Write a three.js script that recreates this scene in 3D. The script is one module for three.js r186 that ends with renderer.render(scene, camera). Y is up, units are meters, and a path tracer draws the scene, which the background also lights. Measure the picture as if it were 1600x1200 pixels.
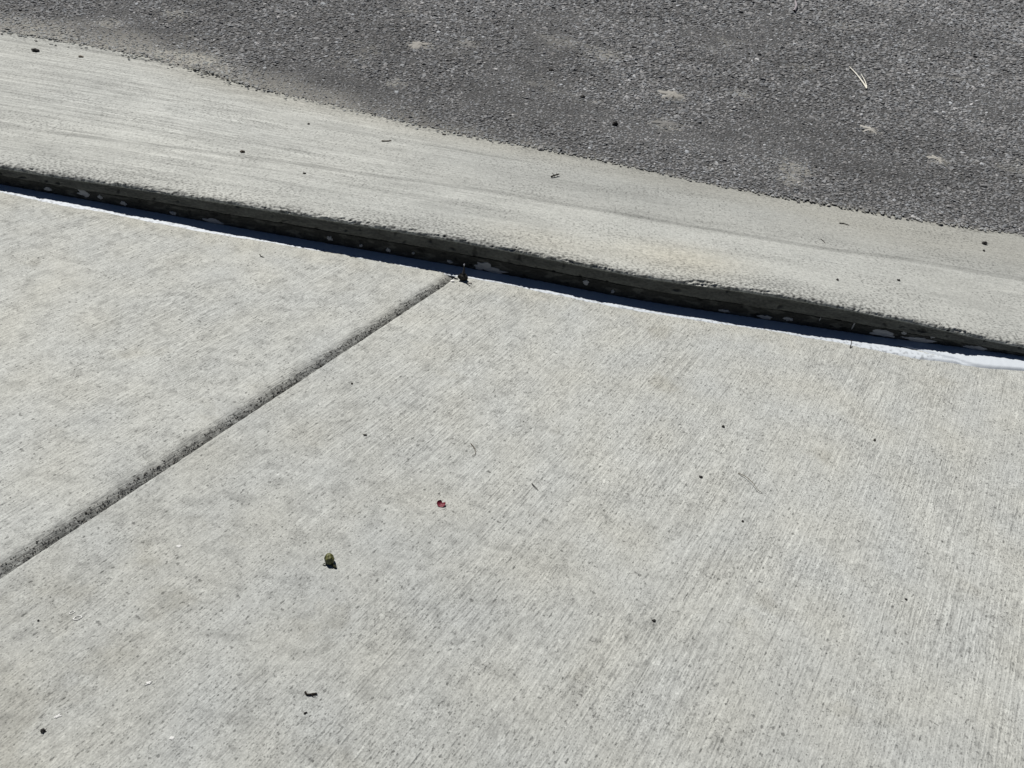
import * as THREE from 'three';
import { mergeGeometries } from 'three/addons/utils/BufferGeometryUtils.js';

// ---------------------------------------------------------------- camera, sky, sun, exposure
const scene = new THREE.Scene();
const camera = new THREE.PerspectiveCamera(53.05, 4 / 3, 0.05, 4000);
camera.position.set(0, 1.1, 0);
camera.up.set(-0.17557795, 0.76060533, -0.62502154);
camera.lookAt(-0.03331408, 1.1 - 0.63911097, -0.7683927);

const renderer = new THREE.WebGLRenderer({ antialias: true });
renderer.toneMapping = THREE.LinearToneMapping;
renderer.toneMappingExposure = 1.0;
renderer.shadowMap.enabled = true;

const sunDir = new THREE.Vector3(-0.46, 1, -0.69).normalize();
const skyW = 256, skyH = 128, skyData = new Float32Array(skyW * skyH * 4);
for (let j = 0; j < skyH; j++) for (let i = 0; i < skyW; i++) {          // clear deep blue summer sky, paler towards the horizon and round the sun
  const el = ((j + 0.5) / skyH - 0.5) * Math.PI, az = ((i + 0.5) / skyW - 0.5) * 2 * Math.PI;
  const y = Math.sin(el), d = Math.cos(el) * (Math.cos(az) * sunDir.x + Math.sin(az) * sunDir.z) + y * sunDir.y;
  const h = Math.pow(1 - Math.max(y, 0), 4), g = 0.35 * Math.pow(Math.max(d, 0), 8);
  const o = (j * skyW + i) * 4;
  skyData[o] = 0.10 + 0.30 * h + g; skyData[o + 1] = 0.19 + 0.34 * h + g; skyData[o + 2] = 0.42 + 0.32 * h + g; skyData[o + 3] = 1;
}
const sky = new THREE.DataTexture(skyData, skyW, skyH, THREE.RGBAFormat, THREE.FloatType);
sky.mapping = THREE.EquirectangularReflectionMapping; sky.magFilter = sky.minFilter = THREE.LinearFilter; sky.needsUpdate = true;
scene.background = sky; scene.environment = sky;
scene.backgroundIntensity = scene.environmentIntensity = 0.15;

const sun = new THREE.DirectionalLight(0xfffaf4, 5);
sun.position.copy(sunDir).multiplyScalar(12); sun.target.position.set(0, 0, -2);
sun.castShadow = true; sun.shadow.mapSize.set(4096, 4096);
Object.assign(sun.shadow.camera, { left: -6, right: 6, top: 6, bottom: -6, near: 1, far: 30 });
scene.add(sun, sun.target);

// ---------------------------------------------------------------- noise and helpers
const perm = new Uint8Array(512);
function rng(seed) { let a = seed >>> 0; return () => { a = (a + 0x6d2b79f5) | 0; let t = Math.imul(a ^ (a >>> 15), 1 | a); t = (t + Math.imul(t ^ (t >>> 7), 61 | t)) ^ t; return ((t ^ (t >>> 14)) >>> 0) / 4294967296; }; }
{ const r = rng(7), p = [...Array(256).keys()]; for (let i = 255; i > 0; i--) { const j = (r() * (i + 1)) | 0; [p[i], p[j]] = [p[j], p[i]]; } for (let i = 0; i < 512; i++) perm[i] = p[i & 255]; }
const GX = new Float32Array(256), GY = new Float32Array(256);
for (let i = 0; i < 256; i++) { GX[i] = Math.cos(i * 2.399963); GY[i] = Math.sin(i * 2.399963); }
function ns(x, y) {                                                        // gradient noise, about -1..1
  const xf = Math.floor(x), yf = Math.floor(y), fx = x - xf, fy = y - yf, X = xf & 255, Y = yf & 255;
  const u = fx * fx * fx * (fx * (fx * 6 - 15) + 10), v = fy * fy * fy * (fy * (fy * 6 - 15) + 10);
  const a = perm[perm[X] + Y], b = perm[perm[X + 1] + Y], c = perm[perm[X] + Y + 1], d = perm[perm[X + 1] + Y + 1];
  const n00 = GX[a] * fx + GY[a] * fy, n10 = GX[b] * (fx - 1) + GY[b] * fy, n01 = GX[c] * fx + GY[c] * (fy - 1), n11 = GX[d] * (fx - 1) + GY[d] * (fy - 1);
  return 1.5 * (n00 + u * (n10 - n00) + v * (n01 + u * (n11 - n01) - n00 - u * (n10 - n00)));
}
const fbm = (x, y, o = 4) => { let s = 0, a = 0.5; for (let i = 0; i < o; i++) { s += a * ns(x, y); x = x * 2.03 + 17.3; y = y * 2.03 + 5.7; a *= 0.5; } return s; };
const white = (i, j) => perm[perm[perm[i & 255] + (j & 255)] + ((i >> 8) + 3 * (j >> 8) & 255)] / 255;
const clamp = (x, a = 0, b = 1) => Math.min(b, Math.max(a, x)), mix = (a, b, t) => a + (b - a) * t;
const smooth = (a, b, x) => { const t = clamp((x - a) / (b - a)); return t * t * (3 - 2 * t); };
const curve = (pts) => (x) => {                                            // smooth curve through [x, y] points
  if (x <= pts[0][0]) return pts[0][1];
  for (let i = 1; i < pts.length; i++) if (x < pts[i][0]) {
    const [x0, y0] = pts[i - 1], [x1, y1] = pts[i], t = (x - x0) / (x1 - x0), h = x1 - x0;
    const m0 = i > 1 ? (y1 - pts[i - 2][1]) / (x1 - pts[i - 2][0]) * h : y1 - y0, m1 = i + 1 < pts.length ? (pts[i + 1][1] - y0) / (pts[i + 1][0] - x0) * h : y1 - y0;
    return y0 * (1 + 2 * t) * (1 - t) ** 2 + m0 * t * (1 - t) ** 2 + y1 * t * t * (3 - 2 * t) - m1 * t * t * (1 - t);
  }
  return pts[pts.length - 1][1];
};
const enc = (v) => { v = clamp(v); return 255 * (v <= 0.0031308 ? v * 12.92 : 1.055 * Math.pow(v, 1 / 2.4) - 0.055); };
const ENC = new Uint8Array(4097); for (let i = 0; i <= 4096; i++) ENC[i] = Math.round(enc(i / 4096));
function texture(w, h, fill) {                                             // fill(i, j, out) sets out = [r, g, b (linear), height 0..1]
  const c = new Uint8Array(w * h * 4), b = new Uint8Array(w * h * 4), out = [0, 0, 0, 0];
  for (let j = 0; j < h; j++) for (let i = 0; i < w; i++) {
    fill(i, j, out); const o = (j * w + i) * 4;
    for (let k = 0; k < 3; k++) { c[o + k] = ENC[(clamp(out[k]) * 4096) | 0]; b[o + k] = clamp(out[3]) * 255; }
    c[o + 3] = b[o + 3] = 255;
  }
  return [c, b].map((data, k) => { const t = new THREE.DataTexture(data, w, h); if (!k) t.colorSpace = THREE.SRGBColorSpace; t.wrapS = t.wrapT = THREE.MirroredRepeatWrapping; t.magFilter = THREE.LinearFilter; t.minFilter = THREE.LinearMipmapLinearFilter; t.generateMipmaps = true; t.needsUpdate = true; return t; });
}
function grid(us, vs, fn, { uv, color } = {}) {
  const nu = us.length, nv = vs.length, pos = new Float32Array(nu * nv * 3), t = uv && new Float32Array(nu * nv * 2), col = color && new Float32Array(nu * nv * 3), idx = new Uint32Array((nu - 1) * (nv - 1) * 6);
  for (let j = 0, k = 0; j < nv; j++) for (let i = 0; i < nu; i++, k++) {
    const p = fn(us[i], vs[j], i, j); pos.set(p, k * 3);
    if (uv) t.set(uv(us[i], vs[j], p), k * 2);
    if (color) col.set(color(us[i], vs[j], p), k * 3);
  }
  let q = 0;
  for (let j = 0; j < nv - 1; j++) for (let i = 0; i < nu - 1; i++) { const a = j * nu + i, b = a + 1, c = a + nu, d = c + 1; idx[q++] = a; idx[q++] = b; idx[q++] = d; idx[q++] = a; idx[q++] = d; idx[q++] = c; }
  const g = new THREE.BufferGeometry();
  g.setAttribute('position', new THREE.BufferAttribute(pos, 3));
  if (uv) g.setAttribute('uv', new THREE.BufferAttribute(t, 2));
  if (color) g.setAttribute('color', new THREE.BufferAttribute(col, 3));
  g.setIndex(new THREE.BufferAttribute(idx, 1)); g.computeVertexNormals();
  return g;
}
const steps = (...segs) => { const o = []; for (const [a, b, d] of segs) { const n = Math.max(1, Math.round(Math.abs(b - a) / d)); for (let i = 0; i < n; i++) o.push(a + (b - a) * i / n); } o.push(segs[segs.length - 1][1]); return o; };
const names = {};
const numbered = (name) => { const n = names[name] = (names[name] ?? -1) + 1; return n ? `${name}_${String(n).padStart(3, '0')}` : name; };
function put(name, geometry, material, parent = scene) {
  const m = new THREE.Mesh(geometry, material); m.castShadow = m.receiveShadow = true;
  m.name = parent === scene ? numbered(name) : name; parent.add(m); return m;
}
function group(name) { const g = new THREE.Group(); g.name = numbered(name); scene.add(g); return g; }
const tag = (o, label, category, grp) => { Object.assign(o.userData, { label, category }); if (grp) o.userData.group = grp; return o; };
const matte = (r, g, b, more) => new THREE.MeshStandardMaterial({ color: new THREE.Color().setRGB(r, g, b), roughness: 0.92, ...more });

// ---------------------------------------------------------------- the lie of the land (metres): slab at 0, gutter lip about 75 mm above it, road beyond
const wallZ = curve([[-3, -1.80], [-1.54, -1.779], [-1.17, -1.774], [-0.8, -1.768], [-0.1, -1.765], [0.23, -1.755], [0.57, -1.767], [0.9, -1.78], [1.1, -1.79], [1.3, -1.8], [3, -1.81]]);
const lipH = curve([[-3, 0.05], [-1.5, 0.064], [-1.17, 0.074], [-0.8, 0.082], [-0.3, 0.087], [0.2, 0.083], [0.55, 0.087], [0.9, 0.072], [1.2, 0.047], [1.5, 0.04], [3, 0.035]]);
const roadEdge = curve([[-4, -2.86], [-2.18, -2.715], [-1.96, -2.71], [-1.69, -2.70], [-1.43, -2.655], [-1.14, -2.575], [-0.91, -2.55], [-0.67, -2.51], [-0.44, -2.48], [0, -2.462], [0.21, -2.44], [0.42, -2.417], [0.83, -2.403], [1.25, -2.411], [1.46, -2.43], [3, -2.47], [5, -2.5]]);
const ROAD = 0.067;
const gutterY = (x, z) => { const w = wallZ(x) - z; return mix(lipH(x), ROAD, smooth(0, 0.5, w)) - 0.004 * Math.sin(clamp(w / 0.65) * Math.PI) + 0.0012 * ns(x * 4, w * 9); };
const roadY = (x, z) => ROAD + 0.002 + 0.012 * (roadEdge(x) - z) * smooth(0, 1, roadEdge(x) - z) + 0.003 * ns(x * 1.7 + 9, z * 1.7) + 0.007 * smooth(-0.008, 0.008, (x + 1.434) * 0.888 + (z + 2.65) * 0.46 + 0.01 * ns(z * 14, 3)) * smooth(-0.5, -0.25, -Math.abs(z + 2.7)) * smooth(0.5, 0.1, x + 1.434);
const DX = 0.4317, DZ = -0.902, JX = -0.2655, JZ = -1.712;                     // the tooled joint: through (JX, JZ) along (DX, DZ)

// ---------------------------------------------------------------- sidewalk: two broomed slabs with a tooled joint
function slabTexture(w, h, res, n0, t0, left) {
  return texture(w, h, (i, j, o) => {
    const n = n0 + i * res, t = t0 + j * res, x = n * 0.9 + t * DX, z = n * DX - t * 0.9;
    const wob = n + 0.004 * ns(t * 1.3, n * 2);
    const big = fbm(x * 2.2 + 3, z * 2.2, 3), mid = fbm(x * 14 + 40, z * 18 + 9, 3), blot = ns(x * 34, z * 42 + 6), spot = ns(x * 70 + 3, z * 90);
    const fineS = ns(wob * 330, t * 7 + 3 * ns(n * 30, t)), thin = ns(wob * 520 + 50, t * 26), coarse = ns(wob * 120 + 7, t * 3.2);
    const patch = 0.5 + 0.9 * ns(x * 3.1 + 11, z * 3.1 + 4);                  // where the broom bit deeper
    const bite = clamp(0.55 + 0.6 * patch, 0.25, 1.2) * (1 - 0.7 * smooth(-0.10, -0.05, wallZ(x) - z + 0.02 * ns(x * 12, 5))) * (1 - 0.5 * smooth(0.15, -0.35, x + 0.2 * ns(x * 5, z * 5)) * smooth(-1.25, -0.8, z));
    const g = white(i, j) - 0.5, grain = ns(n * 430 + 9, t * 330);
    const calm = smooth(-0.1, 0.35, fbm(x * 1.3 + 9, z * 1.3 + 2, 2));
    let v = 1 + 0.06 * big + 0.10 * mid + 0.07 * blot + 0.06 * spot + bite * (0.15 * fineS + 0.13 * thin + 0.07 * coarse + 0.10 * ns(wob * 165 + 3, t * 9)) + 0.07 * ns(x * 120, z * 85 + 3) + 0.09 * ns(x * 210 + 7, z * 150) + 0.24 * g + 0.17 * (white((i >> 1) + 91, (j >> 1) + 17) - 0.5) + 0.12 * grain;
    const dirt = smooth(0.2, 0.55, fbm(x * 5.5 + 71, z * 8 + 13, 4) + (left ? -0.08 : -0.06 + 0.42 * smooth(-0.2, -0.7, x) * smooth(-1.0, -0.55, z)));
    v *= (1 - (left ? 0.09 : 0.13) * dirt) * (left ? 1 : 1 - 0.10 * smooth(-1.35, -0.6, z + 0.35 * x * -1 + 0.15 * big));
    const dash = smooth(0.3, 0.62, ns(wob * 300 + 31, t * 62 + 5) + 0.3 * ns(x * 9, z * 9 + 2) + 0.2 * (bite - 0.6)), dash2 = smooth(0.34, 0.6, ns(wob * 190 + 71, t * 36 + 15) + 0.35 * ns(x * 5 + 3, z * 6));
    const worn = clamp(bite * 1.3); v *= 1 - 0.19 * dash * worn - 0.09 * dash2 * worn;
    const mark = smooth(0.42, 0.75, ns(x * 44 + 21, z * 62 + 2) + 0.3 * ns(x * 210, z * 210)) * smooth(-0.25, 0.3, ns(x * 7 + 3, z * 7)); v *= 1 - 0.2 * mark;
    const soft = smooth(0.15, 0.6, ns(x * 26 + 31, z * 34 + 12)) * smooth(0.6, -0.3, x + 0.3 * ns(x * 2, z * 2)); v *= 1 - 0.14 * soft;
    const many = 0.60 - 0.18 * smooth(-0.5, 0.7, x) * smooth(-0.7, -1.3, z) - 0.14 * ns(x * 9 + 5, z * 9) - 0.1 * ns(x * 30, z * 30 + 4);   // pits gather here and there
    const pit = 0.8 * smooth(many + 0.07, many + 0.17, ns(n * 400 + 13, t * 210 + 31) * (0.6 + 0.7 * white((n * 120) | 0, (t * 80) | 0))), pit2 = smooth(0.66, 0.76, ns(n * 190 + 93, t * 120 + 3) * (0.7 + 0.6 * white((n * 40) | 0, (t * 40) | 0)) + 0.25 * ns(n * 600, t * 600));
    const dots = clamp(0.02 + 0.07 * smooth(0.62, 0.4, many) + 0.012 * ns(x * 4 + 7, z * 4)), dot = white(i + 37, (j >> 1) + 11) * 0.9961 + white(i, j) * 0.0039 > 1 - dots ? 0.5 + 0.5 * white(j, i) : 0;
    v *= 1 - 0.45 * pit - 0.5 * pit2; v *= 1 - 0.62 * dot;
    if (left) { const q = n + 0.978; const near = smooth(-0.056, -0.002, q + 0.007 * ns(t * 60, 3)); v *= 1 - near * near * (0.62 + 0.35 * ns(n * 380, t * 70) + 0.2 * ns(n * 200, t * 25)); }  // shade of the rounded joint edge painted in, deepening towards the groove
    const scratch = smooth(0.5, 0.72, ns(wob * 230 + 77, t * 1.7 + 9)); v *= 1 - 0.2 * scratch * (0.55 + 0.6 * ns(n * 300, t * 60));
    const white2 = smooth(0.55, 0.75, ns(wob * 260 + 177, t * 4 + 9)); v *= 1 + 0.11 * white2;
    const pale = smooth(0.6, 0.74, ns(x * 90 + 5, z * 90 + 61)) * smooth(0.0, 0.3, ns(x * 4 + 31, z * 4)); v *= 1 + 0.22 * pale;
    const w = wallZ(x) - z + 0;                                              // worn, browner band where the slab meets the sealant
    const band = smooth(-0.14, -0.05, w + 0.03 * ns(x * 20, z * 20)); v *= 1 - 0.05 * band * (0.6 + ns(x * 60, z * 60));
    const warm = 0.012 * big + 0.014 * dirt + 0.015 * band + 0.012 * ns(x * 9 + 2, z * 9 + 8);
    o[0] = 0.418 * v * (1 + warm); o[1] = 0.433 * v; o[2] = 0.412 * v * (1 - 2 * warm);
    o[3] = 0.55 + bite * (0.18 * fineS + 0.15 * thin + 0.05 * coarse) + 0.12 * grain + 0.1 * g + 0.05 * blot + 0.1 * ns(x * 210 + 7, z * 150) - 0.2 * dash - 0.15 * dash2 - 0.3 * pit - 0.4 * pit2 - 0.2 * scratch;
  });
}
const sidewalk = group('sidewalk'); sidewalk.userData = { kind: 'structure', label: 'pale grey broom-finished concrete sidewalk below the raised gutter lip' };
function slab(side) {
  const right = side > 0, res = 0.001;
  const [w, h, n0, t0] = right ? [1600, 2048, -1.06, 0.06] : [1216, 1344, -2.2, 0.15];
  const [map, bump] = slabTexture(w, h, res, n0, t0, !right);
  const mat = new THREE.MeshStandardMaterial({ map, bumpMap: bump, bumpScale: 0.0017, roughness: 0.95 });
  const as = right ? steps([0.0012, 0.014, 0.0012], [0.014, 2.1, 0.009]) : steps([-2.2, -0.045, 0.009], [-0.045, -0.0012, 0.0012]);
  const qs = steps([-0.035, 0.02, 0.004], [0.02, 1.6, 0.007], [1.6, 3.2, 0.1]);
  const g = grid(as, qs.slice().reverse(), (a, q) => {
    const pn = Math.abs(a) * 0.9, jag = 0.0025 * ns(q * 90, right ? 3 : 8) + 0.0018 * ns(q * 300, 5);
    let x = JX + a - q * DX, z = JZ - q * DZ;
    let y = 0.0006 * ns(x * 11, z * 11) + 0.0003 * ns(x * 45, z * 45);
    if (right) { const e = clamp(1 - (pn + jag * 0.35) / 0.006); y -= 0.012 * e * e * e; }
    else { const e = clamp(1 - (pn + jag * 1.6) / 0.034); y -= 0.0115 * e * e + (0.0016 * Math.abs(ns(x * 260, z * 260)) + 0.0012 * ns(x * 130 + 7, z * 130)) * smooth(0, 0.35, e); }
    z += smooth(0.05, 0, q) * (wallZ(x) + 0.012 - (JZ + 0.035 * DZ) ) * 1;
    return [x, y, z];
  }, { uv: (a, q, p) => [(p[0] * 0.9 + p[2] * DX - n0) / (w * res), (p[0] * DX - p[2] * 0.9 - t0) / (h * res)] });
  const m = put('slab', g, mat, sidewalk); m.userData.label = right ? 'larger pale slab right of the tooled joint' : 'pale slab left of the tooled joint';
  return m;
}
slab(-1); slab(1);
// the bed of the joint and the loose sand in it
const bedMat = matte(0.08, 0.078, 0.07);
put('joint_bed', grid(steps([-0.03, 0.012, 0.003]), steps([3.2, 0, 0.01]), (a, q) => [JX + a - q * DX, -0.0135 + 0.0012 * ns(a * 300, q * 220), JZ - q * DZ]), bedMat, sidewalk);
function pebbleShape(seed, squash = 0.7, rough = 0.3, detail = 0) {
  const g = new THREE.IcosahedronGeometry(1, detail), p = g.attributes.position;
  for (let i = 0; i < p.count; i++) {
    const x = p.getX(i), y = p.getY(i), z = p.getZ(i), k = 1 + rough * (ns(x * 1.7 + seed * 9.1, y * 1.7 + z * 2.3 + seed * 3.3) + 0.4 * ns(x * 4 + seed, z * 4 - y * 3));
    p.setXYZ(i, x * k, y * k * squash, z * k);
  }
  g.deleteAttribute('uv'); g.computeVertexNormals(); return g;
}
function scatter(name, shapes, material, list, parent, label) {             // list of [x, y, z, size, r, g, b, tilt]
  const r = rng(91 + list.length), m4 = new THREE.Matrix4(), q = new THREE.Quaternion(), e = new THREE.Euler(), s = new THREE.Vector3(), p = new THREE.Vector3(), c = new THREE.Color();
  shapes.forEach((shape, k) => {
    const mine = list.filter((_, i) => i % shapes.length === k), im = new THREE.InstancedMesh(shape, material, mine.length);
    mine.forEach((d, i) => {
      const tilt = d[7] ?? 0.3;
      q.setFromEuler(e.set((r() - 0.5) * 2 * tilt, r() * 6.283, (r() - 0.5) * 2 * tilt));
      m4.compose(p.set(d[0], d[1], d[2]), q, s.set(d[3] * (0.75 + 0.6 * r()), d[3] * (0.7 + 0.5 * r()), d[3] * (0.75 + 0.6 * r())));
      im.setMatrixAt(i, m4); im.setColorAt(i, c.setRGB(d[4], d[5], d[6]));
    });
    im.name = name; im.castShadow = im.receiveShadow = true; im.userData = { kind: 'stuff', label }; parent.add(im);
  });
}
{
  const r = rng(5), list = [];
  for (let i = 0; i < 3000; i++) {
    const q = r() * 1.7, a = -0.003 - Math.pow(r(), 1.5) * 0.021, e = clamp(1 - Math.abs(a) * 0.9 / 0.030), v = 0.05 + 0.26 * r() * r();
    const size = 0.0005 + 0.0011 * r() * r() + (r() < 0.05 ? 0.001 : 0);
    list.push([JX + a - q * DX, -0.0115 * e * e - 0.0004, JZ - q * DZ, size, v, v * 0.98, v * 0.9, 1]);
  }
  scatter('loose_sand', [pebbleShape(1), pebbleShape(2), pebbleShape(3)], matte(1, 1, 1), list, sidewalk, 'coarse grey sand lying in the tooled joint');
}

// ---------------------------------------------------------------- gutter: trowelled concrete pan with a rough lip and a formed face, coloured for both dirt and shade
const gutter = group('concrete_gutter'); gutter.userData = { kind: 'structure', label: 'raised pale concrete gutter pan between the sidewalk and the asphalt' };
const GX0 = -2.7, GRES = 0.0022;
const [panMap, panBump] = texture(2048, 512, (i, j, o) => {
  const x = GX0 + i * GRES, w = -0.03 + j * 0.0022, wob = w + 0.012 * ns(x * 1.1, 4) + 0.006 * ns(x * 3.1, w * 3);
  const e = roadEdge(x) - (wallZ(x) - w);                                     // metres beyond the road edge (negative on the pan)
  const big = fbm(x * 1.6 + 5, w * 3 + 2, 3), mid = fbm(x * 7 + 9, w * 16, 3), streak = ns(x * 3.2 + 3 * ns(x, w * 4), wob * 120), fine = ns(x * 11, wob * 300 + 7), long = ns(x * 1.1 + 4, wob * 42);
  const lip = smooth(0.16, 0.0, w + 0.05 * ns(x * 5, 2)), g = white(i, j) - 0.5, grain = ns(x * 230, w * 330), tr = 1 - 0.8 * lip;
  const combed = 0.35 + 0.65 * smooth(0.4, -0.7, x + 0.4 * ns(x * 2, w * 6)); let v = 1 + 0.12 * big + 0.12 * mid + tr * combed * (1 + 0.5 * smooth(-0.4, -1.2, x)) * (0.14 * streak + 0.13 * fine + 0.10 * long) + 0.10 * ns(x * 60, w * 120) + 0.11 * ns(x * 120 + 4, w * 190) + 0.1 * smooth(0.55, 0.75, ns(x * 5 + 3 * ns(x * 2, w * 3), w * 60 + 20)) - 0.13 * smooth(0.5, 0.72, ns(x * 26, w * 95 + 9)) + 0.3 * g + (0.10 + 0.12 * lip) * grain + 0.05 * lip * ns(x * 70, w * 120);
  const tl = mix(0.215, 0.34, smooth(-1.9, -0.2, x)) + 0.012 * ns(x * 2.3, 8), dist = Math.abs(wob - tl);   // the old trowel line along the pan
  v *= 1 - 0.34 * smooth(0.018, 0.004, dist) * (0.65 + 0.5 * ns(x * 6, 1)) - 0.14 * smooth(0.007, 0.001, Math.abs(wob - tl - 0.028)) * smooth(-0.1, 0.3, ns(x * 4, 9));
  v *= 1 - 0.13 * smooth(tl - 0.03, tl + 0.01, wob) * smooth(-0.7, 0.1, x);
  const lines = smooth(0.55, 0.7, ns(x * 1.3 + 8, wob * 85 + 3)); v *= 1 - 0.2 * lines * combed;
  const paleDust = smooth(0.28, 0, Math.hypot((x + 1.32) * 0.6, w - 0.5)); v *= 1 + 0.12 * paleDust; v *= 1 - 0.12 * smooth(0.1, 0.5, fbm(x * 2.1 + 50, w * 9 + 3, 3));  // pale dusty patch on the left part of the pan
  const tan = smooth(-0.15, -0.02, e) * smooth(-1.9, -1.2, x) + smooth(0.5, 1.1, x) * smooth(0.33, 0.5, w); v *= 1 - 0.09 * clamp(tan) * (0.8 + 0.4 * mid);
  const gritty = smooth(-0.03 - 0.07 * smooth(0.4, -1.6, x), 0.005, e + 0.02 * ns(x * 9, w * 30)); v *= 1 - gritty * (0.12 + 0.4 * smooth(0.05, 0.45, ns(x * 95, w * 150 + 9) + 0.3 * ns(x * 33, w * 60)));
  const lichen = smooth(0.15, 0, Math.hypot((x - 0.32) * 0.5, w - 0.12)) + 0.6 * smooth(0.12, 0, Math.hypot((x + 0.05) * 0.35, w - 0.07));
  v *= 1 - 0.22 * clamp(lichen) * smooth(-0.1, 0.4, ns(x * 60, w * 90));
  const chipd = smooth(0.15, 0.45, ns(x * 90 + 3, w * 150) + 0.4 * ns(x * 9, 3)) * smooth(0.035, 0.012, w + 0.012 * ns(x * 30, 8)); v *= 1 - 0.55 * chipd;
  const pit = smooth(0.42, 0.6, ns(x * 130 + 3, w * 200) + 0.3 * lip + 0.25 * ns(x * 4, w * 12)); v *= 1 - 0.45 * pit;
  const warm = 0.008 + 0.02 * clamp(tan) + 0.045 * clamp(lichen) + 0.01 * big;
  o[0] = 0.385 * v * (1 + warm); o[1] = 0.403 * v; o[2] = 0.388 * v * (1 - 1.6 * warm);
  o[3] = 0.55 + tr * (0.12 * streak + 0.1 * fine + 0.06 * lines) + 0.06 * g + (0.08 + 0.16 * lip) * grain + 0.08 * lip * ns(x * 70, w * 120) - 0.4 * pit;
});
const panMat = new THREE.MeshStandardMaterial({ map: panMap, bumpMap: panBump, bumpScale: 0.0011, roughness: 0.93 });
const xsFine = steps([-5, -2.1, 0.05], [-2.1, 1.75, 0.0035], [1.75, 5, 0.05]);
const lipDrop = 0.010, lipBack = 0.016;                                     // the worn rounding between pan and face
const ragged = (x, s) => (1.0 + 1.8 * smooth(-0.15, 0.6, ns(x * 6.3, 8) + 0.5 * ns(x * 21, 3))) * (0.0016 * ns(x * 130, s * 60) + 0.0012 * ns(x * 300 + 5, s * 110) + 0.0022 * ns(x * 28, s * 9 + 3) + 0.003 * ns(x * 7, 6));
function lipPoint(x, k) {                                                    // k 0 at the face, 1 on the pan
  const a = k * Math.PI / 2, zc = wallZ(x) + 0.002, r = ragged(x, k) * Math.sin(Math.PI * clamp(k * 0.85 + 0.08));
  return [x, mix(lipH(x), gutterY(x, zc - lipBack), k) - lipDrop * (1 - Math.sin(a)) + r * 0.7, zc - lipBack * (1 - Math.cos(a)) + r];
}
const uvPan = (x, v, p) => [(x - GX0) / (2048 * GRES), (wallZ(x) - p[2] + 0.03) / (512 * GRES)];
put('pan', grid(xsFine, steps([0, 1, 0.14], [1, 1.1, 0.0125], [1.1, 2, 0.025], [2, 2.08, 0.08]), (x, k) => {
  if (k <= 1) return lipPoint(x, k);
  const z0 = wallZ(x) + 0.002 - lipBack, z = mix(z0, roadEdge(x) - 0.01, k - 1), near = smooth(0.10, 0, wallZ(x) - z);
  return [x, gutterY(x, z) + near * (0.0017 * ns(x * 120, z * 160) + 0.0012 * ns(x * 260, z * 300)) + 0.0004 * ns(x * 5, z * 120) - (k > 2 ? 0.03 : 0), z];
}, { uv: uvPan }), panMat, gutter);
const crackAt = (x) => 0.57 - 0.06 * smooth(-0.5, 0.8, x) + 0.04 * ns(x * 3, 2) + 0.02 * ns(x * 14, 7) + 0.012 * ns(x * 50, 3);   // height of the ledge on the face, as a share of it
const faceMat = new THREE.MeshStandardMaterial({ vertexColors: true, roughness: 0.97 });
put('shaded_dirty_face', grid(xsFine, steps([-0.25, 1, 0.016]), (x, f) => {          // f 0 at the slab, 1 under the lip
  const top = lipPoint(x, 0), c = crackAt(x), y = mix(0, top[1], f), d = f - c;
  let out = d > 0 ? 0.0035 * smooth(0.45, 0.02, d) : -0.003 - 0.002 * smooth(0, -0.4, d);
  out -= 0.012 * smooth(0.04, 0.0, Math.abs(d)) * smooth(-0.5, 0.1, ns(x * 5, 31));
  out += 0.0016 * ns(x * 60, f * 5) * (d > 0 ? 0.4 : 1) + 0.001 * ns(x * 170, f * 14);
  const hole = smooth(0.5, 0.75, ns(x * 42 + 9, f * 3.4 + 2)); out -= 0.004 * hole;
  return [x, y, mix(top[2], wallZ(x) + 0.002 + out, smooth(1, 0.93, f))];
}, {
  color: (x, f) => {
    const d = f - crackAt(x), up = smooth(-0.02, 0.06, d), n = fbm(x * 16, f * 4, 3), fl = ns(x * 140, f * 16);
    let v = mix(0.032 + 0.04 * smooth(0.1, 0.5, ns(x * 30, f * 6 + 5)), 0.092, up) * (1 + 0.6 * n + 0.35 * fl);  // dirt, with the shade on the face also put into this colour
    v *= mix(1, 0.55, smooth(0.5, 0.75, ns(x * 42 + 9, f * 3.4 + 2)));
    v *= 1 - 0.88 * smooth(0.045, 0.01, Math.abs(d)) * smooth(-0.5, 0.1, ns(x * 5, 31));  // shade inside the ledge crack painted in as a near-black line
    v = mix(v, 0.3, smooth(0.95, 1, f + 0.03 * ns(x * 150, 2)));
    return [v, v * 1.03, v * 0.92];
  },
}), faceMat, gutter);

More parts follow.
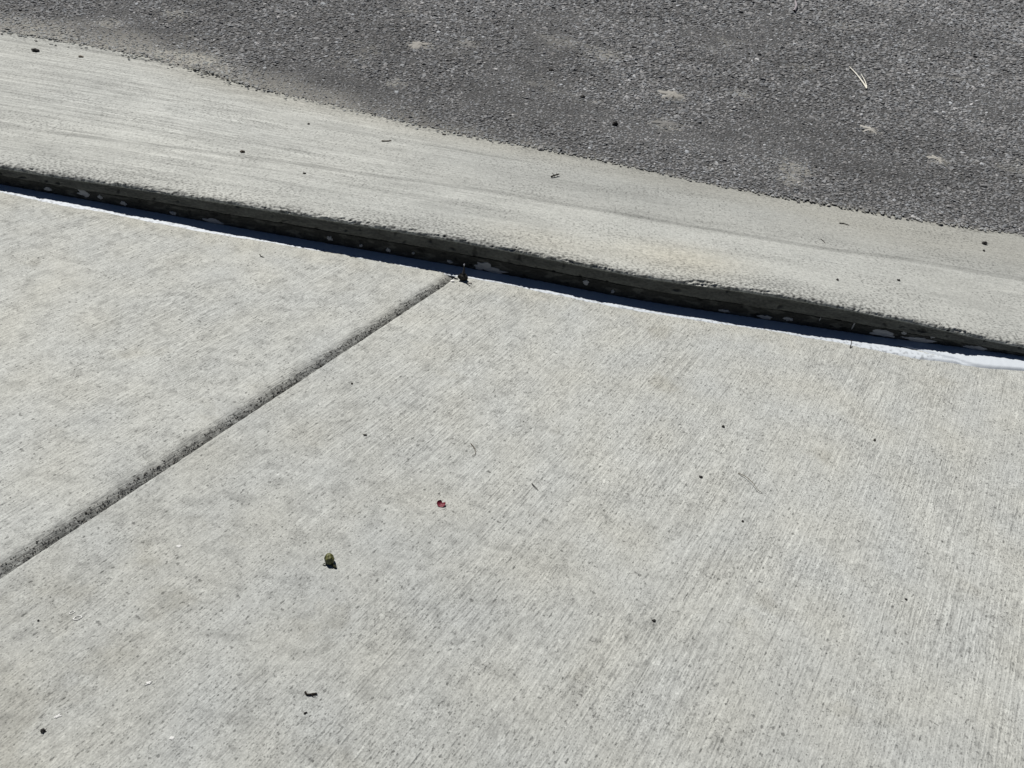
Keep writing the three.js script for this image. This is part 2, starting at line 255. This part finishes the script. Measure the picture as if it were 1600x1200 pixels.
// ---------------------------------------------------------------- asphalt road
const road = group('asphalt_road'); road.userData = { kind: 'structure', label: 'worn coarse dark grey asphalt road beyond the gutter' };
const dustAt = (x, z) => {                                                    // cement dust washed onto the asphalt
  const e = roadEdge(x) - z, lft = smooth(0.6, -1.9, x);
  return clamp(0.35 * smooth(0.025, 0.0, e + 0.02 * ns(x * 40, z * 40)) + smooth(0.03 + 0.30 * lft, 0, e + 0.05 * ns(x * 6, z * 8)) * (0.12 + 0.58 * lft) + 0.25 * smooth(0.5, 0.95, ns(x * 2.7 + 40, z * 4.5 + 3) + 0.4 * ns(x * 14, z * 20)) + 0.6 * smooth(0.1, 0.03, Math.hypot((x + 1.48) * 0.7, z + 2.76) + 0.03 * ns(x * 30, z * 30)));
};
const SPLASH = [[-0.734, -3.30, 0.055], [-0.554, -3.42, 0.05], [0.327, -3.20, 0.06], [1.119, -3.17, 0.04], [1.332, -2.973, 0.045], [0.30, -2.885, 0.06], [0.037, -3.58, 0.09], [0.75, -2.66, 0.07], [0.72, -2.56, 0.05], [-1.9, -2.98, 0.06], [-1.73, -3.2, 0.07], [-0.72, -2.85, 0.04], [0.62, -3.35, 0.05]];
const splashAt = (x, z) => { let d = 0; for (const [a, b, r] of SPLASH) { const q = Math.hypot(x - a, z - b); if (q < r * 2) d = Math.max(d, smooth(r * 1.3, r * 0.2, q + r * 0.8 * ns(x * 45, z * 45))); } return d; };
const toneAt = (x, z) => 1 + 0.42 * fbm(x * 0.9 + 3, z * 0.8, 3) + 0.2 * ns(x * 4 + 8, z * 6) + 0.12 * ns(x * 11, z * 15) + 0.1 * smooth(-3.2, -5, z);
const [roadMap, roadBump] = texture(2048, 2048, (i, j, o) => {
  const x = -2.9 + i * 0.0031, z = -7.6 + j * 0.0026, chip = ns(x * 85, z * 85), g = white(i, j) - 0.5, d = Math.max(dustAt(x, z), 0.6 * splashAt(x, z));
  const v = 0.06 * toneAt(x, z) * (1 + 0.35 * chip + 0.3 * ns(x * 190, z * 190) + 0.3 * g);
  o[0] = mix(v * 0.97, 0.34, d * 0.8); o[1] = mix(v, 0.335, d * 0.8); o[2] = mix(v * 1.02, 0.30, d * 0.8); o[3] = 0.5 + 0.3 * chip + 0.2 * ns(x * 190, z * 190) + 0.1 * g;
});
const edgeJag = (x) => 0.006 * ns(x * 24, 4) + 0.005 * ns(x * 70, 9);
put('asphalt', grid(steps([-60, -4, 4], [-4, 5.2, 0.03], [5.2, 60, 4]), steps([0, 0.02, 0.02], [0.02, 5.5, 0.03], [5.5, 60, 4]), (x, w) => {
  const z = roadEdge(clamp(x, -4, 5)) - w + (w < 0.3 ? edgeJag(x) * (1 - w / 0.3) : 0); return [x, w === 0 ? ROAD - 0.012 : roadY(clamp(x, -8, 8), Math.max(z, -10)), z];
}, { uv: (x, w, p) => [(p[0] + 2.9) / (2048 * 0.0031), (p[2] + 7.6) / (2048 * 0.0026)] }), new THREE.MeshStandardMaterial({ map: roadMap, bumpMap: roadBump, bumpScale: 0.004, roughness: 0.9 }), road);
{
  const r = rng(23), list = [];
  for (let z = -2.36; z > -7.4;) {
    const sp = 0.0092 + 0.0034 * Math.max(0, -z - 2.4), xl = -1.6 + 0.36 * z - 0.35, xr = 0.35 - 0.5 * z + 0.2;
    for (let x = xl; x < xr; x += sp) {
      const px = x + (r() - 0.5) * sp, pz = z + (r() - 0.5) * sp, e = roadEdge(px) - pz + edgeJag(px) * 0.8, u = r(), k = r(), fine = smooth(0.1, 0.5, ns(px * 1.9 + 60, pz * 1.6 + 2) + 0.4 * smooth(0.4, 0.1, Math.hypot(px + 1.15, pz + 2.75)) - 0.6 * smooth(0.4, 0.1, e) * smooth(-0.9, 0.2, px));
      if (e < (u < 0.25 ? -0.007 - 0.05 * k * k * smooth(0.3, -1.6, px) : 0.001) || k < 0.2) continue;
      const d = Math.max(dustAt(px, pz), 0.45 * splashAt(px, pz)) * (0.3 + 0.9 * r()), t = toneAt(px, pz);
      let v = (0.155 + 0.11 * u * u + (r() < 0.03 ? 0.2 : 0)) * t; v = mix(v, 0.34, clamp(d));
      const size = sp * (0.36 + 0.62 * r() * r() * r() + 0.12 * r()) * (1 - 0.2 * fine), warm = (r() - 0.5) * 0.07;
      list.push([px, roadY(px, pz) + size * (0.13 - 0.2 * fine * r() - 0.2 * clamp(d)), pz, size, v * (0.98 + warm), v * 1.01, v * (1.04 - warm - 0.1 * d), 0.38]);
    }
    z -= sp;
  }
  scatter('aggregate', [1, 2, 3, 4].map((k) => pebbleShape(k * 3.7, 0.48, 0.5)), matte(1, 1, 1, { roughness: 0.85 }), list, road, 'coarse dark stone chips standing proud of the asphalt');
  console.log('chips', list.length);
}

// ---------------------------------------------------------------- white joint sealant
const sealFront = curve([[-3, -1.752], [-1.53, -1.74], [-1.34, -1.726], [-1.25, -1.728], [-0.98, -1.719], [-0.63, -1.7245], [-0.45, -1.724], [-0.3, -1.722], [-0.2, -1.7195], [-0.11, -1.719], [0.14, -1.7035], [0.4, -1.707], [0.56, -1.716], [0.81, -1.7125], [0.93, -1.708], [1.045, -1.7165], [1.11, -1.717], [1.24, -1.739], [1.4, -1.752], [3, -1.76]]);
const seal = group('joint_sealant'); tag(seal, 'white flexible sealant strip along the foot of the dark gutter face', 'sealant');
const sealMat = new THREE.MeshStandardMaterial({ vertexColors: true, roughness: 0.6 });
put('bead', grid(steps([-2.2, 2, 0.003]), steps([0, 1, 0.05]), (x, k) => {
  const thick = 0.0014 + 0.0032 * smooth(0.82, 1.12, x), jag = 0.0014 * ns(x * 60, 2) + 0.001 * ns(x * 190, 5) + 0.0025 * ns(x * 14, 9);
  const zf = sealFront(x) + jag * (1 - 0.7 * smooth(0.9, 1.1, x)), z = mix(zf, wallZ(x) - 0.004, k), e = smooth(0, 0.14, k);
  const fold = smooth(0.88, 0.95, x) * smooth(1.13, 1.06, x), line = Math.abs(k - mix(0.62, 0.04, smooth(0.9, 1.13, x)) - 0.05 * ns(x * 26, 3));
  return [x, -0.0015 + thick * Math.sqrt(clamp(e)) * 1.6 + 0.0004 * ns(x * 80, k * 4) - 0.006 * fold * smooth(0.08, 0, line), z];
}, { color: (x, k) => { const dirt = smooth(0.12, 0.4, ns(x * 130, k * 7) + 0.2 * ns(x * 30, 2)) * (1 - smooth(0.95, 1.1, x)) * smooth(0.5, 0.1, k); const v = mix(0.72, 0.3, dirt * 0.8); return [v * 0.78, v * 0.85, v * 0.92]; } }), sealMat, seal);
function flatBlob(rx, ry, th, seed, jag = 0.3, seg = 22) {                    // an irregular flat lump, lying in the xz plane
  const pos = [], idx = [], rings = [[0, 1], [0.55, 0.92], [0.85, 0.62], [1, -0.15]];
  for (const [rr, hh] of rings) for (let i = 0; i < seg; i++) {
    const a = i / seg * Math.PI * 2, k = Math.max(0.15, 1 + jag * (ns(Math.cos(a) * 1.6 + seed * 5.3, Math.sin(a) * 1.6) + 0.6 * ns(Math.cos(a) * 4.5 + seed, Math.sin(a) * 4.5)) + jag * 0.3 * ns(Math.cos(a) * 11 + seed, Math.sin(a) * 11));
    pos.push(Math.cos(a) * rx * rr * k, th * hh * (1 + 0.3 * ns(a * 2 + seed, rr * 3)), Math.sin(a) * ry * rr * k);
  }
  for (let j = 0; j < rings.length - 1; j++) for (let i = 0; i < seg; i++) { const a = j * seg + i, b = j * seg + (i + 1) % seg, c = a + seg, d = b + seg; idx.push(a, b, d, a, d, c); }
  const g = new THREE.BufferGeometry(); g.setAttribute('position', new THREE.Float32BufferAttribute(pos, 3)); g.setIndex(idx); g.computeVertexNormals(); return g;
}
const smearMat = matte(0.36, 0.37, 0.38);
for (const [x, y, rx, ry] of [[-1.416, 0.013, 0.012, 0.005], [-1.31, 0.02, 0.018, 0.009], [-1.265, 0.018, 0.007, 0.006], [-1.2, 0.012, 0.009, 0.006], [-1.06, 0.01, 0.01, 0.005], [-0.95, 0.008, 0.026, 0.008], [-0.62, 0.018, 0.009, 0.007], [-0.535, 0.013, 0.006, 0.004], [-0.46, 0.014, 0.007, 0.006], [-0.391, 0.018, 0.004, 0.004], [-0.29, 0.012, 0.008, 0.005], [-0.2, 0.016, 0.024, 0.012], [-0.17, 0.007, 0.03, 0.008], [0.077, 0.026, 0.008, 0.008], [0.152, 0.013, 0.005, 0.005], [0.45, 0.01, 0.014, 0.004], [0.56, 0.009, 0.02, 0.006], [0.62, 0.015, 0.012, 0.006], [0.7, 0.03, 0.0016, 0.006], [0.79, 0.026, 0.002, 0.012], [0.87, 0.014, 0.035, 0.011], [0.925, 0.025, 0.008, 0.005], [0.965, 0.012, 0.04, 0.008], [1.0, 0.026, 0.006, 0.004], [1.12, 0.012, 0.03, 0.006]]) {
  const m = put('smear', flatBlob(rx, ry, 0.0022, x * 7 + 30, 0.45), smearMat, seal); m.position.set(x, y, wallZ(x) - 0.0016); m.rotation.x = Math.PI / 2;
}

// ---------------------------------------------------------------- small things lying about
const onSlab = () => 0.0003;
function crumb(label, x, z, size, [r, g, b], { y = onSlab, squash = 0.6, stretch = 1, turn = 0, name = 'pebble', category = 'pebble', grp } = {}) {
  size *= 0.66; const geo = pebbleShape(Math.abs(x * 13.7 + z * 7.1), squash, 0.6, 1); geo.scale(size * stretch, size, size);
  const m = put(name, geo, matte(r, g, b, { roughness: 0.8 })); m.position.set(x, y(x, z) + size * squash * 0.62, z); m.rotation.y = turn;
  return tag(m, label, category, grp);
}
function stick(name, pts, radius, material, parent, taper = 0.6, seg = 24) {
  const c = new THREE.CatmullRomCurve3(pts.map((p) => new THREE.Vector3(...p))), g = new THREE.TubeGeometry(c, seg, radius, 6), p = g.attributes.position, ring = 7;
  for (let i = 0; i <= seg; i++) {
    const q = c.getPointAt(i / seg), k = mix(1, taper, i / seg) * (1 + 0.25 * ns(i * 0.9, q.x * 90));
    for (let j = 0; j < ring; j++) { const n = i * ring + j; p.setXYZ(n, q.x + (p.getX(n) - q.x) * k, q.y + (p.getY(n) - q.y) * k, q.z + (p.getZ(n) - q.z) * k); }
  }
  g.computeVertexNormals(); return put(name, g, material, parent);
}
// green bud: a plump scaly body, a short stalk and two calyx tips
{
  const t = group('fallen_bud'); tag(t, 'green fallen bud with a short stalk near the middle of the right slab', 'bud'); t.position.set(-0.295, 0, -0.772); t.scale.setScalar(0.86);
  const pr = [[0.0001, -0.0105], [0.0042, -0.0098], [0.0076, -0.006], [0.0092, -0.0005], [0.0088, 0.0045], [0.0066, 0.0085], [0.0035, 0.0112], [0.0001, 0.0124]].map((p) => new THREE.Vector2(...p));
  const g = new THREE.LatheGeometry(new THREE.SplineCurve(pr).getPoints(30), 40), p = g.attributes.position, col = [];
  for (let i = 0; i < p.count; i++) {
    const x = p.getX(i), y = p.getY(i), z = p.getZ(i), a = Math.atan2(z, x), rib = Math.abs(Math.sin(a * 3.5 + y * 160)), k = 0.92 + 0.12 * rib + 0.12 * ns(a * 1.3, y * 260);
    p.setXYZ(i, x * k, y, z * k); const v = (0.55 + 0.6 * rib) * (1 + 0.3 * ns(a * 5, y * 700)); const w = v * mix(0.25, 1, smooth(-0.5, 0.5, Math.sin(a * 1 + 0.6) + 0.5 * ns(a * 3, y * 300))); col.push(0.10 * w, 0.105 * w, 0.032 * w);
  }
  g.setAttribute('color', new THREE.Float32BufferAttribute(col, 3)); g.computeVertexNormals();
  const b = put('body', g, new THREE.MeshStandardMaterial({ vertexColors: true, roughness: 0.55 }), t); b.rotation.set(-0.75, 0.2, 0.45); b.position.y = 0.0095;
  stick('stalk', [[0.004, 0.0055, 0.005], [0.010, 0.0032, 0.008], [0.0165, 0.0020, 0.011]], 0.0024, matte(0.03, 0.032, 0.012), t, 1.15);
  stick('calyx_tip', [[-0.005, 0.004, 0.006], [-0.009, 0.0025, 0.008], [-0.0105, 0.001, 0.0105]], 0.0012, matte(0.03, 0.035, 0.012), t, 0.5);
  stick('calyx_tip', [[-0.004, 0.003, 0.007], [-0.006, 0.0015, 0.0105], [-0.009, 0.0012, 0.011]], 0.001, matte(0.03, 0.035, 0.012), t, 0.5);
}
// dark red petal, cupped and notched
{
  const g = grid(steps([-1, 1, 0.08]), steps([-1, 1, 0.08]), (u, v) => {
    const a = Math.atan2(v, u), m = Math.max(Math.abs(u), Math.abs(v)), rr = m * (1 - 0.38 * smooth(0.7, 0, Math.abs(a + 1.1)) * m + 0.1 * Math.cos(2 * a));
    const x = Math.cos(a) * rr * 0.0074, z = Math.sin(a) * rr * 0.0068;
    return [x, 0.0012 + 0.0055 * rr * rr * (0.6 - 0.55 * Math.sin(a)) + 0.0007 * ns(a * 2, rr * 4), z];
  });
  const m = put('petal', g, new THREE.MeshPhysicalMaterial({ color: new THREE.Color().setRGB(0.16, 0.015, 0.03), roughness: 0.5, side: THREE.DoubleSide })); m.position.set(-0.138, 0.0002, -0.94);
  tag(m, 'small dark red curled petal on the right slab', 'petal');
}
// dead stub standing at the end of the joint
{
  const t = group('dry_stub'); tag(t, 'dark dry stub with a pale-tipped stem at the top of the joint', 'plant stub'); t.position.set(-0.243, 0.001, -1.708);
  const g = pebbleShape(5.5, 0.9, 0.4, 2); g.scale(0.011, 0.013, 0.009); put('base', g, matte(0.025, 0.024, 0.02), t).position.y = 0.008;
  stick('stem', [[0, 0.015, 0], [0.001, 0.027, 0.001], [0.0005, 0.044, 0]], 0.0045, matte(0.03, 0.03, 0.032), t, 0.22);
  const tip = pebbleShape(2.2, 1, 0.2, 1); tip.scale(0.0022, 0.0028, 0.0022); put('tip', tip, matte(0.35, 0.36, 0.4), t).position.set(0.0005, 0.0455, 0);
}
const twig = matte(0.022, 0.017, 0.012), brown = matte(0.1, 0.075, 0.045), straw = matte(0.75, 0.74, 0.66);
const laid = (pts, y) => pts.map(([x, z, up = 0.0015]) => [x, y(x, z) + up, z]);
const oneStick = (name, label, category, pts, r, m, y = onSlab, taper) => tag(stick(name, laid(pts, y), r, m, scene, taper), label, category);
{
  const t = group('broken_twig'); tag(t, 'short crooked dark brown twig near the bottom edge of the right slab', 'twig'); t.position.set(-0.248, 0.0002, -0.541); t.scale.setScalar(0.85);
  stick('stem', [[-0.0105, 0.0025, -0.002], [-0.006, 0.0016, 0.0015], [-0.001, 0.002, 0.001], [0.005, 0.0018, -0.0015], [0.0105, 0.0022, -0.003]], 0.0017, twig, t, 0.9);
  stick('side_shoot', [[0.001, 0.002, 0], [0.004, 0.0026, 0.002], [0.009, 0.002, 0.001]], 0.0009, twig, t, 0.7);
}
{
  const t = group('forked_twig'); tag(t, 'tiny dark forked twig on the gutter between the lip and the road', 'twig'); t.position.set(-0.062, gutterY(-0.062, -2.285) + 0.001, -2.285);
  stick('stem', [[-0.012, 0.002, 0.012], [-0.003, 0.004, 0.004], [0.011, 0.005, -0.01]], 0.0026, twig, t, 0.8);
  stick('side_shoot', [[0.002, 0.004, 0], [0.004, 0.005, -0.006], [0.003, 0.006, -0.014]], 0.0012, twig, t, 0.6);
  stick('side_shoot', [[-0.002, 0.004, 0.003], [-0.007, 0.004, -0.006], [-0.01, 0.003, -0.012]], 0.0014, twig, t, 0.6);
}
oneStick('plant_fibre', 'thin brown sliver left of centre on the gutter below the asphalt', 'plant fibre', [[-0.632, -2.33], [-0.617, -2.336], [-0.604, -2.346]], 0.0022, brown, gutterY);
oneStick('plant_fibre', 'curved brown hair-thin stem on the right slab above the red petal', 'plant fibre', [[-0.113, -1.112], [-0.102, -1.098], [-0.099, -1.085], [-0.104, -1.078]], 0.0007, brown);
oneStick('plant_fibre', 'hooked dark hair-thin stem lying right of the red petal', 'plant fibre', [[0.022, -1.033, 0.002], [0.03, -1.024, 0.003], [0.036, -1.02]], 0.0009, twig);
oneStick('plant_fibre', 'long arched hair-thin stem in the middle of the right slab', 'plant fibre', [[0.437, -1.166], [0.45, -1.158, 0.004], [0.463, -1.143, 0.005], [0.474, -1.124, 0.004], [0.482, -1.122]], 0.0008, matte(0.16, 0.14, 0.1));
oneStick('plant_fibre', 'short dark stem lying on the left slab under the gutter lip', 'plant fibre', [[-0.772, -1.66], [-0.766, -1.652], [-0.757, -1.651]], 0.0013, twig);
oneStick('plant_fibre', 'tiny upright dark stem at the edge of the sealant on the right', 'plant fibre', [[0.776, -1.705], [0.778, -1.713, 0.008], [0.778, -1.722, 0.014]], 0.0014, twig);
oneStick('plant_fibre', 'thin dark thread on the right part of the gutter', 'plant fibre', [[0.755, -2.166], [0.762, -2.152], [0.764, -2.14]], 0.0009, twig, gutterY);
oneStick('plant_fibre', 'short dark sliver on the gutter under the right asphalt edge', 'plant fibre', [[0.836, -2.296], [0.852, -2.297], [0.866, -2.292]], 0.0016, twig, gutterY);
{
  const t = group('bent_straw'); tag(t, 'pale bent straw lying on the asphalt at the upper right', 'straw');
  stick('stalk', laid([[1.211, -3.675, 0.006], [1.206, -3.75, 0.009], [1.199, -3.84, 0.01], [1.188, -3.96, 0.008]], roadY), 0.0038, straw, t, 0.4);
  stick('side_stalk', laid([[1.213, -3.69, 0.008], [1.22, -3.77, 0.01], [1.224, -3.87, 0.008]], roadY), 0.0025, straw, t, 0.5);
}
{ const m = oneStick('dead_leaf', 'narrow pale grey leaf on the asphalt at the top edge', 'leaf', [[1.05, -4.86, 0.008], [1.075, -4.96, 0.014], [1.095, -5.13, 0.008]], 0.009, matte(0.3, 0.28, 0.3), roadY, 0.5); m.scale.y = 1; }
// dark crumbs and stones, one by one
const black = [0.012, 0.011, 0.01], dark = [0.03, 0.027, 0.023];
crumb('black crumb in the lower left corner of the right slab', -0.579, -0.421, 0.0044, black, { stretch: 1.3, squash: 0.75 });
crumb('black stone with a pointed end at the upper left of the gutter', -1.948, -2.586, 0.0125, black, { y: gutterY, stretch: 1.3, squash: 0.8, turn: 0.5 });
crumb('grey brown stone right of the pointed black stone, by the asphalt', -1.792, -2.603, 0.009, [0.13, 0.11, 0.085], { y: gutterY, stretch: 1.4, squash: 0.5 });
crumb('brown pebble in the middle of the left part of the gutter', -0.991, -2.087, 0.0085, [0.045, 0.033, 0.022], { y: gutterY, stretch: 1.2, squash: 0.7 });
crumb('black pebble above the lip, left of two on the right part of the gutter', 0.754, -1.913, 0.005, black, { y: gutterY, squash: 0.9 });
crumb('black pebble above the lip, right of two on the right part of the gutter', 0.944, -1.989, 0.0055, black, { y: gutterY, stretch: 1.3 });
crumb('black stone on the gutter near the asphalt at the right edge', 1.295, -2.324, 0.009, black, { y: gutterY, stretch: 1.4, squash: 0.8 });
crumb('smaller black pebble just in front of the black stone at the right edge', 1.277, -2.274, 0.0055, black, { y: gutterY, squash: 0.7 });
crumb('tiny dark pebble on the gutter midway up its left part', -0.773, -2.009, 0.0055, dark, { y: gutterY, stretch: 1.4 });
crumb('small dark pebble at the gutter edge under the asphalt, left of centre', -0.885, -2.366, 0.0055, dark, { y: gutterY });
crumb('flat dark crumb at the gutter edge below the middle of the asphalt', -0.455, -2.461, 0.008, dark, { y: gutterY, stretch: 1.5, squash: 0.4 });
crumb('black lump of tar on the asphalt, farthest of three in a row', -0.175, -3.255, 0.014, black, { y: roadY, stretch: 1.3 });
crumb('black lump of tar on the asphalt, middle one of three in a row', -0.025, -3.017, 0.013, black, { y: roadY, stretch: 1.2 });
crumb('round black lump of tar on the asphalt, nearest of three in a row', 0.109, -2.787, 0.0135, black, { y: roadY, squash: 1.05 });
crumb('dark crumb beside the joint on the upper part of the right slab', -0.395, -1.228, 0.0033, dark, { squash: 0.8 });
crumb('dark sliver of bark in the middle upper part of the right slab', -0.324, -1.083, 0.0036, dark, { stretch: 1.6, name: 'bark_sliver', category: 'bark' });
crumb('dark seed close below the crooked brown twig', -0.246, -0.513, 0.0022, black, { stretch: 1.7, turn: 0.6, name: 'seed', category: 'seed' });
crumb('black speck of grit at the left edge under the joint', -0.682, -0.573, 0.0024, black);
crumb('black grain in the upper middle of the right slab', 0.417, -1.305, 0.0042, black, { squash: 0.8 });
crumb('black grain below the arched hair-thin stem, on its left', 0.359, -1.136, 0.0041, black, { stretch: 1.3 });
crumb('black grain in the lower middle of the right slab', 0.261, -0.776, 0.0036, black, { stretch: 1.3 });
crumb('black speck below the arched hair-thin stem, on its right', 0.435, -1.036, 0.0036, black);
crumb('black speck near the lower right corner of the right slab', 0.72, -0.92, 0.0028, black, { stretch: 1.3 });
crumb('small dark sliver leaning on the right slab at its right side', 0.76, -1.351, 0.0035, dark, { stretch: 2, turn: 1, name: 'bark_sliver', category: 'bark' });
crumb('dark crumb just right of the dry stub at the gutter foot', -0.222, -1.698, 0.0055, [0.35, 0.34, 0.31], { stretch: 1.3, name: 'pebble' }).userData.label = 'pale pebble just right of the dry stub at the gutter foot';
crumb('dark bit of rubble between the joint end and the dry stub', -0.262, -1.707, 0.004, black, { stretch: 2 });
crumb('white chip of sealant at the very end of the joint', -0.268, -1.692, 0.0055, [0.8, 0.8, 0.78], { stretch: 1.4, name: 'sealant_chip', category: 'sealant chip' });
// pale splashes of dried mortar on the asphalt and paint drops on the slab
const mortar = matte(0.27, 0.265, 0.245), paint = matte(0.64, 0.65, 0.64);
function splash(label, x, z, rx, rz, th, m, y, turn = 0, name = 'mortar_splash', category = 'mortar splash') {
  const o = put(name, flatBlob(rx, rz, th, x * 5 + z * 3, name === 'mortar_splash' ? 0.95 : 0.55, 44), m); o.position.set(x, y(x, z) + th * 0.1, z); o.rotation.y = turn; return tag(o, label, category);
}
splash('largest pale dried mortar splash on the asphalt, left of centre', -0.734, -3.30, 0.03, 0.05, 0.005, mortar, roadY, -0.6);
splash('fainter mortar splash right of the largest one on the asphalt', -0.554, -3.42, 0.024, 0.035, 0.005, matte(0.17, 0.17, 0.165), roadY, -0.4);
splash('pale mortar splash in the middle of the asphalt', 0.327, -3.20, 0.036, 0.04, 0.006, mortar, roadY, 0.2);
splash('small pale mortar splash on the asphalt below the bent straw', 1.119, -3.17, 0.024, 0.028, 0.006, matte(0.36, 0.355, 0.33), roadY, 0.3);
splash('pale mortar splash on the asphalt at the right edge', 1.332, -2.973, 0.03, 0.022, 0.006, matte(0.34, 0.335, 0.31), roadY, -0.4);
splash('broad faint mortar splash below the middle of the asphalt', 0.30, -2.885, 0.04, 0.03, 0.004, matte(0.16, 0.16, 0.155), roadY);
splash('white paint drop on the slab above the black corner crumb', -0.572, -0.443, 0.0042, 0.0028, 0.0007, paint, onSlab, 0.6, 'paint_drop', 'paint drop');
splash('white paint drop in the lower left, farther from the corner', -0.478, -0.512, 0.0042, 0.0024, 0.0007, paint, onSlab, 0.7, 'paint_drop', 'paint drop');
splash('small white paint drop close to the bottom edge', -0.41, -0.444, 0.003, 0.0026, 0.0006, paint, onSlab, 0, 'paint_drop', 'paint drop');
splash('white paint drop on the slab just below the joint at the left', -0.547, -0.748, 0.0042, 0.0024, 0.0006, paint, onSlab, 0.3, 'paint_drop', 'paint drop');
function ring(label, x, z, r, turn) { const g = new THREE.TorusGeometry(r, r * 0.2, 6, 26); g.rotateX(Math.PI / 2); g.scale(1.3, 0.5, 0.75); const p = g.attributes.position; for (let i = 0; i < p.count; i++) p.setXYZ(i, p.getX(i) * (1 + 0.2 * ns(p.getX(i) * 500, p.getZ(i) * 500)), p.getY(i), p.getZ(i)); const m = put('paint_ring', g, paint); m.position.set(x, 0.0006, z); m.rotation.y = turn; tag(m, label, 'paint ring'); }
ring('smaller white paint ring below the joint at the left edge', -0.643, -0.596, 0.0028, 0.7);
ring('larger white paint ring below the joint at the left edge', -0.63, -0.589, 0.0042, 0.6);

renderer.render(scene, camera);
